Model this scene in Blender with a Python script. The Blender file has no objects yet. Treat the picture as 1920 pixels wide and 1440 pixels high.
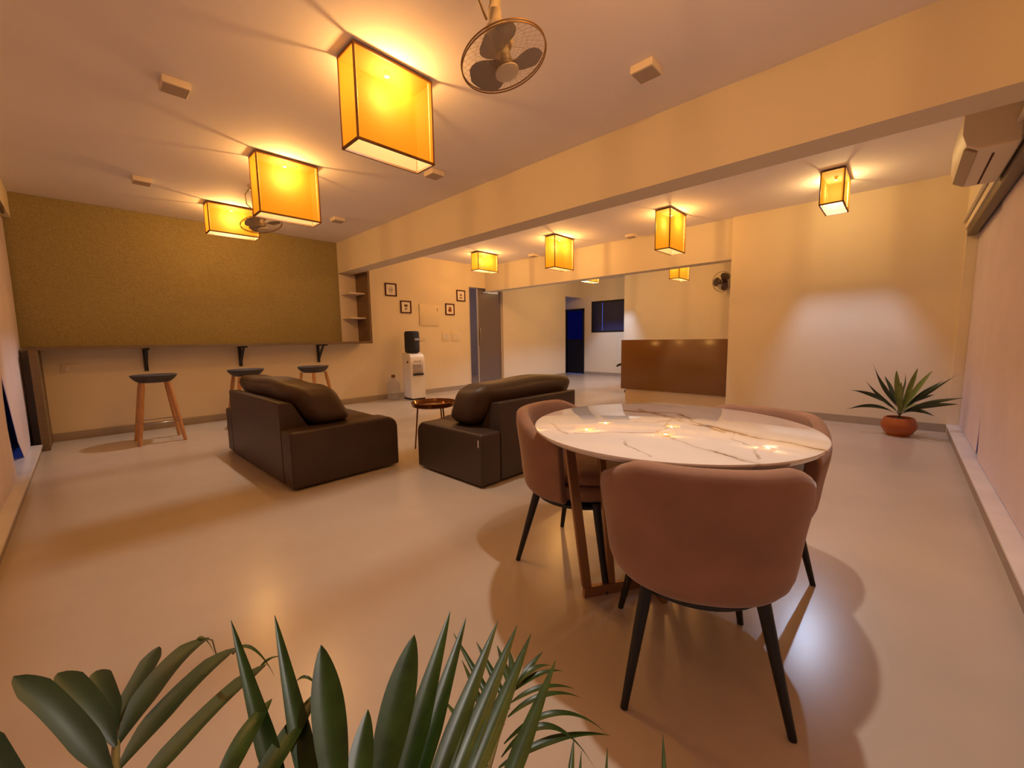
import bpy, bmesh, math, random
from mathutils import Vector, Matrix
random.seed(7)
S = bpy.context.scene
COL = S.collection

# ------------------------------------------------------------------ camera
CH = 1.1
PITCH, ROLL, YAW, FPX = 0.110961, -0.0159072, 0.7624072, 764.6
FW = Vector((math.cos(YAW)*math.cos(PITCH), math.sin(YAW)*math.cos(PITCH), -math.sin(PITCH)))
_r = Vector((math.sin(YAW), -math.cos(YAW), 0)); _u = _r.cross(FW)
RR = _r*math.cos(ROLL) + _u*math.sin(ROLL)
UU = -_r*math.sin(ROLL) + _u*math.cos(ROLL)
cam = bpy.data.cameras.new('camera')
cam.sensor_width = 36; cam.lens = FPX/1920*36; cam.clip_start = 0.02
camo = bpy.data.objects.new('camera', cam); COL.objects.link(camo)
m = Matrix((RR, UU, -FW)).transposed().to_4x4(); m.translation = Vector((0, 0, CH))
camo.matrix_world = m
S.camera = camo
S.view_settings.view_transform = 'Standard'; S.view_settings.look = 'None'
S.view_settings.gamma = 1; S.view_settings.use_curve_mapping = False
S.view_settings.exposure = 0.0

def at_depth(x, y, d):                       # a viewing direction turned into a place in the room, d metres away
    v = FW + RR*((x-960)/FPX) + UU*((720-y)/FPX)
    return Vector((0, 0, CH)) + v.normalized()*d
def on_x(x, y, X):
    v = FW + RR*((x-960)/FPX) + UU*((720-y)/FPX)
    return Vector((0, 0, CH)) + v*(X/v.x)

# ------------------------------------------------------------------ light settings
BULB_W = 82.0                                # watts of each full-size lamp
BULB_COL = (0.97, 0.91, 0.86)
COOL_COL = (0.58, 0.72, 1.0)                 # two lamps hold cooler bulbs
SHEER = 0.25                                  # how much of the weave is open
SHEER_COL = (1.0, 0.54, 0.15)
GLOW = (0.78, 0.21, 0.0)
LINING = (1.0, 0.72, 0.20)
CLOTH_COL = (0.08, 0.026, 0.001)
W = bpy.data.worlds.new('night_sky'); S.world = W; W.use_nodes = True
W.node_tree.nodes['Background'].inputs[0].default_value = (0.07, 0.15, 0.68, 1)
W.node_tree.nodes['Background'].inputs[1].default_value = 1.0

# ------------------------------------------------------------------ materials
def mat(name, col, rough=0.6, metal=0.0, spec=0.5, vary=0.0, scale=6.0, bump=0.0, bscale=120.0, sheen=0.0, coat=0.0, stretch=None):
    m = bpy.data.materials.new(name); m.use_nodes = True
    nt = m.node_tree; b = nt.nodes['Principled BSDF']
    b.inputs['Base Color'].default_value = (*col, 1); b.inputs['Roughness'].default_value = rough
    b.inputs['Metallic'].default_value = metal; b.inputs['Specular IOR Level'].default_value = spec
    if sheen: b.inputs['Sheen Weight'].default_value = sheen; b.inputs['Sheen Roughness'].default_value = 0.4
    if coat: b.inputs['Coat Weight'].default_value = coat; b.inputs['Coat Roughness'].default_value = 0.08
    tc = nt.nodes.new('ShaderNodeTexCoord'); src = tc.outputs['Object']
    if stretch:
        mp = nt.nodes.new('ShaderNodeMapping'); mp.inputs['Scale'].default_value = stretch
        nt.links.new(src, mp.inputs['Vector']); src = mp.outputs['Vector']
    if vary:
        n = nt.nodes.new('ShaderNodeTexNoise'); n.inputs['Scale'].default_value = scale; n.inputs['Detail'].default_value = 5
        r = nt.nodes.new('ShaderNodeValToRGB')
        r.color_ramp.elements[0].position = 0.3; r.color_ramp.elements[1].position = 0.7
        r.color_ramp.elements[0].color = (*[c*(1-vary) for c in col], 1)
        r.color_ramp.elements[1].color = (*[min(1, c*(1+vary)) for c in col], 1)
        nt.links.new(src, n.inputs['Vector']); nt.links.new(n.outputs['Fac'], r.inputs['Fac'])
        nt.links.new(r.outputs['Color'], b.inputs['Base Color'])
    if bump:
        n2 = nt.nodes.new('ShaderNodeTexNoise'); n2.inputs['Scale'].default_value = bscale; n2.inputs['Detail'].default_value = 3
        bp = nt.nodes.new('ShaderNodeBump'); bp.inputs['Strength'].default_value = bump; bp.inputs['Distance'].default_value = 0.002
        nt.links.new(src, n2.inputs['Vector']); nt.links.new(n2.outputs['Fac'], bp.inputs['Height'])
        nt.links.new(bp.outputs['Normal'], b.inputs['Normal'])
    return m

M = {}
M['wall'] = mat('cream_wall_paint', (0.82, 0.71, 0.53), 0.75, vary=0.03, scale=1.5, bump=0.15, bscale=60)
M['ceiling'] = mat('ceiling_paint', (0.85, 0.81, 0.90), 0.8, vary=0.03, scale=1.0)
M['beam'] = mat('beam_paint', (0.74, 0.66, 0.54), 0.75, vary=0.02, scale=1.0)
M['floor'] = mat('polished_floor', (0.54, 0.45, 0.355), 0.25, spec=0.6, vary=0.07, scale=1.3, bump=0.03, bscale=300)
M['baseboard'] = mat('baseboard_tile', (0.40, 0.33, 0.26), 0.4, vary=0.05, scale=4)
M['kerb'] = mat('kerb_face_tile', (0.33, 0.26, 0.22), 0.5, vary=0.05, scale=4)
M['sill'] = mat('pale_marble_sill', (0.80, 0.74, 0.72), 0.3, vary=0.06, scale=5)
M['blind'] = mat('blind_fabric', (0.70, 0.61, 0.68), 0.85, vary=0.05, scale=3, bump=0.3, bscale=200)
M['rail'] = mat('bronze_rail', (0.10, 0.07, 0.05), 0.4, metal=0.4)
M['darkframe'] = mat('dark_window_frame', (0.012, 0.010, 0.010), 0.4)
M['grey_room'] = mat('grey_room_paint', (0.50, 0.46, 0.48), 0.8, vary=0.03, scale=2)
M['black'] = mat('black_metal', (0.008, 0.008, 0.008), 0.45)
M['olive'] = mat('olive_brown_board', (0.31, 0.250, 0.110), 0.7, vary=0.17, scale=60, bump=0.2, bscale=90)
M['counter'] = mat('brown_laminate', (0.16, 0.095, 0.04), 0.5, vary=0.15, scale=8, stretch=(1, 8, 8))
M['shelf_white'] = mat('cream_laminate', (0.78, 0.68, 0.58), 0.5)
M['shelf_brown'] = mat('shelf_side_brown', (0.17, 0.10, 0.05), 0.55, vary=0.12, scale=10)
M['desk_brown'] = mat('glossy_brown_laminate', (0.19, 0.088, 0.028), 0.16, spec=0.5, vary=0.05, scale=2)
M['plinth'] = mat('plinth_cream', (0.78, 0.66, 0.52), 0.5)
M['leather'] = mat('brown_leather', (0.055, 0.034, 0.024), 0.42, spec=0.4, vary=0.12, scale=5, bump=0.35, bscale=140)
M['leather_cushion'] = mat('brown_cushion_leather', (0.068, 0.038, 0.020), 0.48, spec=0.4, vary=0.15, scale=4, bump=0.4, bscale=60)
M['velvet'] = mat('blush_velvet', (0.31, 0.165, 0.10), 0.85, vary=0.12, scale=9, sheen=0.35, bump=0.1, bscale=150)
M['seat_grey'] = mat('charcoal_plastic', (0.055, 0.045, 0.045), 0.55)
M['wood'] = mat('oak_wood', (0.50, 0.245, 0.09), 0.5, vary=0.15, scale=9, stretch=(6, 6, 1))
M['brass'] = mat('rose_brass', (0.36, 0.20, 0.10), 0.38, metal=0.75)
M['steel'] = mat('brushed_steel', (0.5, 0.48, 0.46), 0.3, metal=1)
M['amber'] = mat('amber_tray', (0.20, 0.075, 0.02), 0.12, metal=0.55, vary=0.15, scale=9)
M['white_plastic'] = mat('white_plastic', (0.80, 0.74, 0.68), 0.35)
M['plate'] = mat('cream_plastic', (0.80, 0.68, 0.48), 0.4)
M['grey_plastic'] = mat('grey_plastic', (0.42, 0.37, 0.34), 0.4)
M['navy'] = mat('navy_cloth_cover', (0.022, 0.022, 0.030), 0.8, vary=0.1, scale=20)
M['label_grey'] = mat('grey_label', (0.32, 0.30, 0.34), 0.6)
M['frame_red'] = mat('oxblood_frame', (0.060, 0.007, 0.012), 0.6, spec=0.2)
M['paper'] = mat('mount_paper', (0.88, 0.80, 0.70), 0.7)
M['ink'] = mat('brown_ink', (0.16, 0.10, 0.06), 0.8)
M['ink_red'] = mat('rust_ink', (0.26, 0.07, 0.03), 0.8)
M['leaf'] = mat('glossy_leaf', (0.022, 0.052, 0.007), 0.34, spec=0.3, vary=0.35, scale=14, stretch=(3, 3, .6))
M['leaf_dark'] = mat('shaded_leaf', (0.020, 0.042, 0.010), 0.5, vary=0.3, scale=14)
M['leaf_corn'] = mat('dark_strap_leaf', (0.028, 0.045, 0.016), 0.4, vary=0.25, scale=20)
M['leaf_corn_light'] = mat('lime_leaf_stripe', (0.17, 0.22, 0.045), 0.4, vary=0.2, scale=20)
M['stem'] = mat('palm_stem', (0.16, 0.13, 0.035), 0.5, vary=0.2, scale=20)
M['terracotta'] = mat('terracotta', (0.42, 0.105, 0.022), 0.35, vary=0.18, scale=7)
M['pot_dark'] = mat('dark_planter', (0.05, 0.045, 0.04), 0.5)
M['soil'] = mat('dark_soil', (0.015, 0.010, 0.008), 0.95, vary=0.4, scale=40)
M['fan_white'] = mat('fan_cream_plastic', (0.62, 0.52, 0.38), 0.4)
M['fan_blade'] = mat('fan_blade_grey', (0.30, 0.25, 0.21), 0.4)
M['fan_wire'] = mat('fan_cage_wire', (0.30, 0.18, 0.08), 0.4, metal=0.5)
M['fan_dark'] = mat('dark_brown_plastic', (0.045, 0.018, 0.010), 0.35)
M['ac'] = mat('ac_white_plastic', (0.72, 0.62, 0.50), 0.45)
M['ac_grey'] = mat('ac_louvre', (0.36, 0.27, 0.18), 0.5)
M['spot_box'] = mat('downlight_housing', (0.78, 0.68, 0.60), 0.5)
M['spot_face'] = mat('downlight_diffuser', (0.42, 0.34, 0.30), 0.5)
M['trimcord'] = mat('lamp_brown_trim', (0.20, 0.07, 0.008), 0.6)
M['top_blocker'] = mat('lamp_top_blocker', (0.09, 0.05, 0.015), 0.9)
def emis(name, col, k):
    m = bpy.data.materials.new(name); m.use_nodes = True; b = m.node_tree.nodes['Principled BSDF']
    b.inputs['Base Color'].default_value = (*col, 1); b.inputs['Emission Color'].default_value = (*col, 1); b.inputs['Emission Strength'].default_value = k; return m
M['lit_diffuser'] = emis('lit_lamp_diffuser', (0.9, .74, .55), 4.0)
M['lamp_inner'] = mat('lamp_white_wire', (0.85, 0.8, 0.7), 0.5)

def glass_mat(name, col, rough=0.02, alpha=0.0):
    m = bpy.data.materials.new(name); m.use_nodes = True
    nt = m.node_tree; nt.nodes.clear()
    o = nt.nodes.new('ShaderNodeOutputMaterial'); mx = nt.nodes.new('ShaderNodeMixShader')
    t = nt.nodes.new('ShaderNodeBsdfTransparent'); g = nt.nodes.new('ShaderNodeBsdfGlossy')
    f = nt.nodes.new('ShaderNodeFresnel'); f.inputs[0].default_value = 1.45
    t.inputs[0].default_value = (*col, 1); g.inputs['Roughness'].default_value = rough
    nt.links.new(f.outputs[0], mx.inputs[0]); nt.links.new(t.outputs[0], mx.inputs[1]); nt.links.new(g.outputs[0], mx.inputs[2])
    nt.links.new(mx.outputs[0], o.inputs[0]); return m
M['glass'] = glass_mat('window_glass', (0.9, 0.93, 1.0))
M['added_blind'] = mat('added_navy_blind', (0.035, 0.04, 0.14), 0.7)
M['dark_glass'] = glass_mat('tinted_glass', (0.05, 0.07, 0.22))
def milky_mat(name, col, mixf, tint, rough=.1):
    m = bpy.data.materials.new(name); m.use_nodes = True; nt = m.node_tree; nt.nodes.clear()
    o = nt.nodes.new('ShaderNodeOutputMaterial'); mx = nt.nodes.new('ShaderNodeMixShader'); t = nt.nodes.new('ShaderNodeBsdfTransparent'); p = nt.nodes.new('ShaderNodeBsdfPrincipled')
    p.inputs['Base Color'].default_value = (*col, 1); p.inputs['Roughness'].default_value = rough; t.inputs[0].default_value = (*tint, 1); mx.inputs[0].default_value = mixf
    nt.links.new(t.outputs[0], mx.inputs[1]); nt.links.new(p.outputs[0], mx.inputs[2]); nt.links.new(mx.outputs[0], o.inputs[0]); return m
M['jar'] = milky_mat('clear_jar_plastic', (0.62, 0.55, 0.50), 0.28, (.93, .92, .92))
M['door_glass'] = milky_mat('mauve_frosted_glass', (0.26, 0.21, 0.20), 0.62, (.75, .72, .75), .2)

def shade_mat():
    m = bpy.data.materials.new('orange_sheer_fabric'); m.use_nodes = True
    nt = m.node_tree; nt.nodes.clear()
    o = nt.nodes.new('ShaderNodeOutputMaterial')
    t = nt.nodes.new('ShaderNodeBsdfTransparent'); t.inputs[0].default_value = (*SHEER_COL, 1)
    tr = nt.nodes.new('ShaderNodeBsdfTranslucent'); tr.inputs[0].default_value = (*CLOTH_COL, 1)
    df = nt.nodes.new('ShaderNodeBsdfDiffuse'); df.inputs[0].default_value = (0.12, 0.05, 0.005, 1)
    geo = nt.nodes.new('ShaderNodeNewGeometry'); lin = nt.nodes.new('ShaderNodeMix'); lin.data_type = 'RGBA'   # pale lining inside
    lin.inputs['A'].default_value = (0.12, 0.05, 0.005, 1); lin.inputs['B'].default_value = (0.12, 0.10, 0.05, 1)
    nt.links.new(geo.outputs['Backfacing'], lin.inputs['Factor']); nt.links.new(lin.outputs['Result'], df.inputs[0])
    # woven threads
    tc = nt.nodes.new('ShaderNodeTexCoord'); n = nt.nodes.new('ShaderNodeTexNoise'); mp = nt.nodes.new('ShaderNodeMapping')
    mp.inputs['Scale'].default_value = (6, 6, 90); n.inputs['Scale'].default_value = 3
    nt.links.new(tc.outputs['Object'], mp.inputs[0]); nt.links.new(mp.outputs[0], n.inputs['Vector'])
    mr = nt.nodes.new('ShaderNodeMapRange'); mr.inputs['To Min'].default_value = SHEER-0.03; mr.inputs['To Max'].default_value = SHEER+0.03
    nt.links.new(n.outputs['Fac'], mr.inputs['Value'])
    a = nt.nodes.new('ShaderNodeMixShader'); a.inputs[0].default_value = 0.5
    nt.links.new(df.outputs[0], a.inputs[1]); nt.links.new(tr.outputs[0], a.inputs[2])
    em = nt.nodes.new('ShaderNodeEmission'); em.inputs[1].default_value = 1.0      # the lit cloth itself
    ec = nt.nodes.new('ShaderNodeMix'); ec.data_type = 'RGBA'; ec.inputs['A'].default_value = (*GLOW, 1); ec.inputs['B'].default_value = (*LINING, 1)
    nt.links.new(geo.outputs['Backfacing'], ec.inputs['Factor']); nt.links.new(ec.outputs['Result'], em.inputs[0])
    ad = nt.nodes.new('ShaderNodeAddShader'); nt.links.new(a.outputs[0], ad.inputs[0]); nt.links.new(em.outputs[0], ad.inputs[1])
    mx = nt.nodes.new('ShaderNodeMixShader')
    nt.links.new(mr.outputs[0], mx.inputs[0]); nt.links.new(ad.outputs[0], mx.inputs[1]); nt.links.new(t.outputs[0], mx.inputs[2])
    nt.links.new(mx.outputs[0], o.inputs[0]); return m
M['shade'] = shade_mat()

def marble():
    m = bpy.data.materials.new('white_gold_marble'); m.use_nodes = True
    nt = m.node_tree; b = nt.nodes['Principled BSDF']; L = nt.links; N = nt.nodes.new
    b.inputs['Roughness'].default_value = 0.03; b.inputs['Specular IOR Level'].default_value = 0.75; b.inputs['Coat Weight'].default_value = 0.5; b.inputs['Coat IOR'].default_value = 1.5; b.inputs['Coat Roughness'].default_value = 0.01
    tc = N('ShaderNodeTexCoord')
    def warp(src, scale, amp):
        n = N('ShaderNodeTexNoise'); n.inputs['Scale'].default_value = scale; n.inputs['Detail'].default_value = 4
        L.new(tc.outputs['Object'], n.inputs['Vector'])
        s1 = N('ShaderNodeVectorMath'); s1.operation = 'SUBTRACT'; L.new(n.outputs['Color'], s1.inputs[0]); s1.inputs[1].default_value = (.5, .5, .5)
        s2 = N('ShaderNodeVectorMath'); s2.operation = 'MULTIPLY'; L.new(s1.outputs[0], s2.inputs[0]); s2.inputs[1].default_value = (amp, amp, 0)
        s3 = N('ShaderNodeVectorMath'); s3.operation = 'ADD'; L.new(src, s3.inputs[0]); L.new(s2.outputs[0], s3.inputs[1]); return s3.outputs[0]
    flat = N('ShaderNodeVectorMath'); flat.operation = 'MULTIPLY'; L.new(tc.outputs['Object'], flat.inputs[0]); flat.inputs[1].default_value = (1, 1, 0)
    P1 = warp(warp(flat.outputs[0], 4, .12), 18, .03)
    fade = N('ShaderNodeTexNoise'); fade.inputs['Scale'].default_value = 9; L.new(tc.outputs['Object'], fade.inputs['Vector'])
    fm = N('ShaderNodeMapRange'); fm.inputs['From Min'].default_value = .38; fm.inputs['From Max'].default_value = .60; fm.inputs['To Min'].default_value = .25; L.new(fade.outputs['Fac'], fm.inputs[0])
    base = None
    def lay(mask, colr):
        nonlocal base
        mx = N('ShaderNodeMix'); mx.data_type = 'RGBA'; L.new(mask, mx.inputs['Factor']); mx.inputs['B'].default_value = (*colr, 1)
        if base: L.new(base, mx.inputs['A'])
        else: mx.inputs['A'].default_value = (0.82, 0.75, 0.68, 1)
        base = mx.outputs['Result']
    def vein(pts, w, colr, k=1.0):
        acc = None
        for (x0, y0), (x1, y1) in zip(pts, pts[1:]):
            dx, dy = x1-x0, y1-y0; l2 = dx*dx+dy*dy
            a = N('ShaderNodeVectorMath'); a.operation = 'SUBTRACT'; L.new(P1, a.inputs[0]); a.inputs[1].default_value = (x0, y0, 0)
            d = N('ShaderNodeVectorMath'); d.operation = 'DOT_PRODUCT'; L.new(a.outputs[0], d.inputs[0]); d.inputs[1].default_value = (dx/l2, dy/l2, 0)
            c = N('ShaderNodeClamp'); L.new(d.outputs['Value'], c.inputs[0])
            e = N('ShaderNodeVectorMath'); e.operation = 'SCALE'; e.inputs[0].default_value = (dx, dy, 0); L.new(c.outputs[0], e.inputs['Scale'])
            g = N('ShaderNodeVectorMath'); g.operation = 'DISTANCE'; L.new(a.outputs[0], g.inputs[0]); L.new(e.outputs[0], g.inputs[1])
            r = N('ShaderNodeMapRange'); r.inputs['From Min'].default_value = w*.25; r.inputs['From Max'].default_value = w; r.inputs['To Min'].default_value = k; r.inputs['To Max'].default_value = 0
            L.new(g.outputs['Value'], r.inputs[0])
            if acc is None: acc = r.outputs[0]
            else:
                m2 = N('ShaderNodeMath'); m2.operation = 'MAXIMUM'; L.new(acc, m2.inputs[0]); L.new(r.outputs[0], m2.inputs[1]); acc = m2.outputs[0]
        q = N('ShaderNodeMath'); q.operation = 'MULTIPLY'; L.new(acc, q.inputs[0]); L.new(fm.outputs[0], q.inputs[1]); lay(q.outputs[0], colr)
    V1 = [(.158, .338), (.25, .07), (.06, -.144), (-.017, -.339), (-.061, -.52)]
    vein(V1, .05, (.62, .44, .26), .55); vein(V1, .012, (.17, .09, .04), 1)
    V2 = [(-.15, -.05), (-.198, -.124), (-.287, -.256), (-.313, -.337), (-.33, -.42)]
    vein(V2, .03, (.60, .46, .32), .4); vein(V2, .009, (.20, .12, .06), 1)
    vein([(-.359, .181), (-.254, .067), (-.153, -.028), (.063, .013), (.16, .05)], .008, (.36, .25, .17), .8)
    vein([(.26, .24), (.15, .06), (.071, -.08), (.0, -.2)], .016, (.42, .22, .08), .8)
    vein([(.25, .07), (.12, .0), (.0, .06), (-.03, .12)], .012, (.45, .27, .13), .6)
    vein([(-.27, .38), (-.38, .20)], .010, (.40, .30, .22), .6)
    vein([(.47, -.10), (.38, -.2), (.246, -.37)], .010, (.36, .26, .19), .6)
    vein([(-.33, -.0), (-.40, -.1), (-.44, -.17)], .008, (.3, .22, .16), .7)
    vein([(-.10, -.28), (-.172, -.344), (-.29, -.40)], .008, (.3, .2, .12), .8)
    vein([(.05, -.2), (.02, -.25), (-.08, -.26), (-.10, -.28)], .007, (.35, .24, .15), .7)
    vein([(.38, .2), (.42, .05), (.36, -.05)], .010, (.5, .36, .25), .5)
    L.new(base, b.inputs['Base Color']); return m
M['marble'] = marble()

# ------------------------------------------------------------------ mesh helpers
def box(bm, x0, x1, y0, y1, z0, z1, bev=0.0, mx=None, seg=2):
    vs = [bm.verts.new((x, y, z)) for x in (x0, x1) for y in (y0, y1) for z in (z0, z1)]
    F = [(0, 1, 3, 2), (4, 6, 7, 5), (0, 4, 5, 1), (2, 3, 7, 6), (0, 2, 6, 4), (1, 5, 7, 3)]
    fs = [bm.faces.new([vs[i] for i in f]) for f in F]
    if bev:
        es = list({e for f in fs for e in f.edges})
        r = bmesh.ops.bevel(bm, geom=es, offset=bev, segments=seg, profile=0.5, affect='EDGES')
        vs = [v for v in r['verts']] + [v for v in vs if v.is_valid]
        vs = list(set(vs))
    if mx is not None: bmesh.ops.transform(bm, matrix=mx, verts=vs)
    return vs
def ring_tube(bm, pts, rad, seg=10, closed=False, cap=True):
    n = len(pts); pts = [Vector(p) for p in pts]; rings = []
    up = Vector((0, 0, 1))
    for i, p in enumerate(pts):
        a = pts[(i-1) % n] if (closed or i > 0) else p; c = pts[(i+1) % n] if (closed or i < n-1) else p
        t = (c-a).normalized()
        s = t.cross(up)
        if s.length < 0.05: s = t.cross(Vector((1, 0, 0)))
        s.normalize(); w = s.cross(t).normalized()
        r = rad[i] if isinstance(rad, (list, tuple)) else rad
        rings.append([bm.verts.new(p + s*r*math.cos(2*math.pi*k/seg) + w*r*math.sin(2*math.pi*k/seg)) for k in range(seg)])
    m_ = n if closed else n-1
    for i in range(m_):
        A, B = rings[i], rings[(i+1) % n]
        for k in range(seg): bm.faces.new((A[k], A[(k+1) % seg], B[(k+1) % seg], B[k]))
    if cap and not closed: bm.faces.new(rings[0][::-1]); bm.faces.new(rings[-1])
def lathe(bm, prof, seg=32, c=(0, 0, 0), sx=1, sy=1):
    rings = []
    for r, z in prof:
        if r < 1e-5: rings.append([bm.verts.new((c[0], c[1], c[2]+z))])
        else: rings.append([bm.verts.new((c[0]+sx*r*math.cos(2*math.pi*k/seg), c[1]+sy*r*math.sin(2*math.pi*k/seg), c[2]+z)) for k in range(seg)])
    for A, B in zip(rings, rings[1:]):
        for k in range(seg):
            k2 = (k+1) % seg
            if len(A) == 1 and len(B) > 1: bm.faces.new((A[0], B[k], B[k2]))
            elif len(B) == 1 and len(A) > 1: bm.faces.new((A[k], A[k2], B[0]))
            elif len(A) > 1: bm.faces.new((A[k], A[k2], B[k2], B[k]))
def grid(bm, rows, closed_u=False):
    V = [[bm.verts.new(p) for p in r] for r in rows]; n = len(rows[0])
    for A, B in zip(V, V[1:]):
        for k in range(n if closed_u else n-1): bm.faces.new((A[k], A[(k+1) % n], B[(k+1) % n], B[k]))
    return V
def obj(name, bm, mt, parent=None, smooth=False, mods=()):
    bmesh.ops.recalc_face_normals(bm, faces=bm.faces)
    me = bpy.data.meshes.new(name); bm.to_mesh(me); bm.free()
    me.materials.append(M[mt] if isinstance(mt, str) else mt)
    o = bpy.data.objects.new(name, me); COL.objects.link(o)
    if parent: o.parent = parent
    if smooth:
        for p in me.polygons: p.use_smooth = True
        if smooth == 'auto': me.set_sharp_from_angle(angle=math.radians(38))
    for t, kw in mods:
        md = o.modifiers.new(t.lower(), t)
        for k, v in kw.items(): setattr(md, k, v)
    return o
def thing(name, label, cat, loc=(0, 0, 0), rz=0, group=None):
    o = bpy.data.objects.new(name, None); COL.objects.link(o); o.empty_display_size = .1
    o.location = loc; o.rotation_euler = (0, 0, rz); o['label'] = label; o['category'] = cat
    if group: o['group'] = group
    return o
def tag(o, label, cat, group=None):
    o['label'] = label; o['category'] = cat
    if group: o['group'] = group
    return o
def struct(name, bm, mt, parent=None, smooth=False):
    o = obj(name, bm, mt, parent, smooth)
    if parent is None: o['kind'] = 'structure'
    return o
def bx(name, dims, mt, parent=None, bev=0.0, st=False, smooth=None):
    bm = bmesh.new(); box(bm, *dims, bev=bev)
    o = obj(name, bm, mt, parent, smooth='auto' if bev else False)
    if st: o['kind'] = 'structure'
    return o
def kids(o): return [c for c in bpy.data.objects if c.parent == o]
def dup(root, label, loc, rz=None, group=None):
    r = root.copy(); COL.objects.link(r); r.location = loc
    if rz is not None: r.rotation_euler = (0, 0, rz)
    r['label'] = label
    if group: r['group'] = group
    for ch in kids(root):
        c = ch.copy(); COL.objects.link(c); c.parent = r
        for g in kids(ch):
            d = g.copy(); COL.objects.link(d); d.parent = c
    return r

ZC = 2.74
YW = 7.01
# ------------------------------------------------------------------ setting
bx('floor', (-0.62, 10.6, -0.62, 9.6, -0.1, 0), 'floor', st=True)
bx('ceiling', (-0.62, 10.6, -0.62, 9.6, ZC, ZC+0.1), 'ceiling', st=True)
# wall behind the bar with a door opening
bm = bmesh.new()
box(bm, -0.62, 5.985, YW, YW+0.15, 0, ZC); box(bm, 5.985, 7.075, YW, YW+0.15, 2.27, ZC); box(bm, 7.075, 9.59, YW, YW+0.15, 0, ZC)
box(bm, 9.59, 10.43, YW, YW+0.15, 2.27, ZC)
struct('wall_back', bm, 'wall')
# window wall on the left
bm = bmesh.new()
box(bm, -0.60, -0.40, -0.40, YW-.023, 2.46, ZC)
struct('wall_left', bm, 'wall')
bm = bmesh.new(); box(bm, -0.60, -0.475, 6.62, YW, 0, 2.46)
struct('trim_7', bm, 'darkframe')
bx('trim_1', (-0.60, -0.385, -0.40, 6.42, 0, 0.06), 'kerb', st=True)
bx('trim_2', (-0.60, -0.375, -0.385, 6.42, 0.06, 0.08), 'sill', st=True, bev=0.003)
# window wall on the right
bm = bmesh.new()
box(bm, -0.60, 6.46, -0.60, -0.40, 2.15, ZC); box(bm, 6.40, 6.46, -0.60, -0.41, 0, 2.15)
struct('wall_right', bm, 'wall')
bx('trim_3', (-0.60, 6.40, -0.60, -0.412, 0, 0.082), 'kerb', st=True)
bx('trim_4', (-0.60, 6.40, -0.60, -0.402, 0.082, 0.10), 'sill', st=True, bev=0.003)
# partition with the light patch, wall behind the desk, far wall
bx('wall_partition', (6.46, 6.62, -0.60, 1.83, 0, ZC), 'wall', st=True)
bx('wall_recess', (10.0, 10.15, -0.60, 5.395, 0, ZC), 'wall', st=True)
bx('wall_recess_side', (6.62, 10.0, -0.62, -0.50, 0, ZC), 'wall', st=True)
bm = bmesh.new(); X = 10.43
box(bm, X, X+.12, 4.9, 5.55, 0, ZC); box(bm, X, X+.12, 5.55, 6.685, 0, 1.235); box(bm, X, X+.12, 5.55, 6.685, 2.14, ZC)
box(bm, X, X+.12, 6.685, 6.925, 0, ZC); box(bm, X, X+.12, 6.925, 7.61, 1.96, ZC); box(bm, X, X+.12, 7.61, 9.5, 0, ZC)
struct('wall_far', bm, 'wall')
bx('wall_passage_end', (10.15, 10.43, 4.8, 4.9, 0, ZC), 'wall', st=True)
bx('wall_passage', (9.3, 9.42, YW+.15, 9.5, 0, ZC), 'wall', st=True)
# dim room behind the first door
bm = bmesh.new()
box(bm, 5.0, 9.3, 9.4, 9.5, 0, ZC); box(bm, 4.9, 5.0, YW+.15, 9.5, 0, ZC)
struct('wall_inner_room', bm, 'grey_room')
bx('wall_inner_room_side', (9.2, 9.295, YW+.15, 9.4, 0, ZC), 'grey_room', st=True)
# beams
bx('trim_5', (3.10, 3.35, -0.40, YW, 2.24, ZC), 'beam', st=True)
bx('trim_6', (6.50, 6.72, 1.83, YW, 2.175, ZC), 'beam', st=True)
# baseboards
bx('baseboard_back', (-0.34, 5.985, YW-.012, YW, 0, 0.09), 'baseboard', st=True)
bx('baseboard_back_2', (7.075, 9.59, YW-.012, YW, 0, 0.09), 'baseboard', st=True)
bx('baseboard_partition', (6.448, 6.46, -0.40, 1.83, 0, 0.09), 'baseboard', st=True)
bx('baseboard_far', (10.418, 10.43, 4.9, 6.925, 0, 0.08), 'baseboard', st=True)

# windows
def pane_frame(bm, axis, c, a0, a1, z0, z1, w=.05, d=.04, mull=()):
    def b(u0, u1, v0, v1):
        if axis == 'x': box(bm, c-d/2, c+d/2, u0, u1, v0, v1)
        else: box(bm, u0, u1, c-d/2, c+d/2, v0, v1)
    b(a0, a1, z0, z0+w); b(a0, a1, z1-w, z1); b(a0, a0+w, z0+w, z1-w); b(a1-w, a1, z0+w, z1-w)
    for q in mull: b(q-w/2, q+w/2, z0+w, z1-w)
def window(name, axis, c, a0, a1, z0, z1, mull, g='glass'):
    bm = bmesh.new(); pane_frame(bm, axis, c, a0, a1, z0, z1, mull=mull)
    f = struct(name, bm, 'darkframe')
    bm = bmesh.new()
    if axis == 'x': box(bm, c-.004, c+.004, a0+.05, a1-.05, z0+.05, z1-.05)
    else: box(bm, a0+.05, a1-.05, c-.004, c+.004, z0+.05, z1-.05)
    obj('window_glass', bm, g, f)
    return f
window('window_1', 'x', -0.57, -0.36, 6.62, 0.08, 2.46, (1.2, 2.8, 4.3))
window('window_2', 'y', -0.57, -0.36, 6.40, 0.10, 2.15, (1.2, 2.6, 4.1))
window('window_3', 'x', 10.46, 5.55, 6.685, 1.235, 2.14, (), 'glass')

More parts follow.
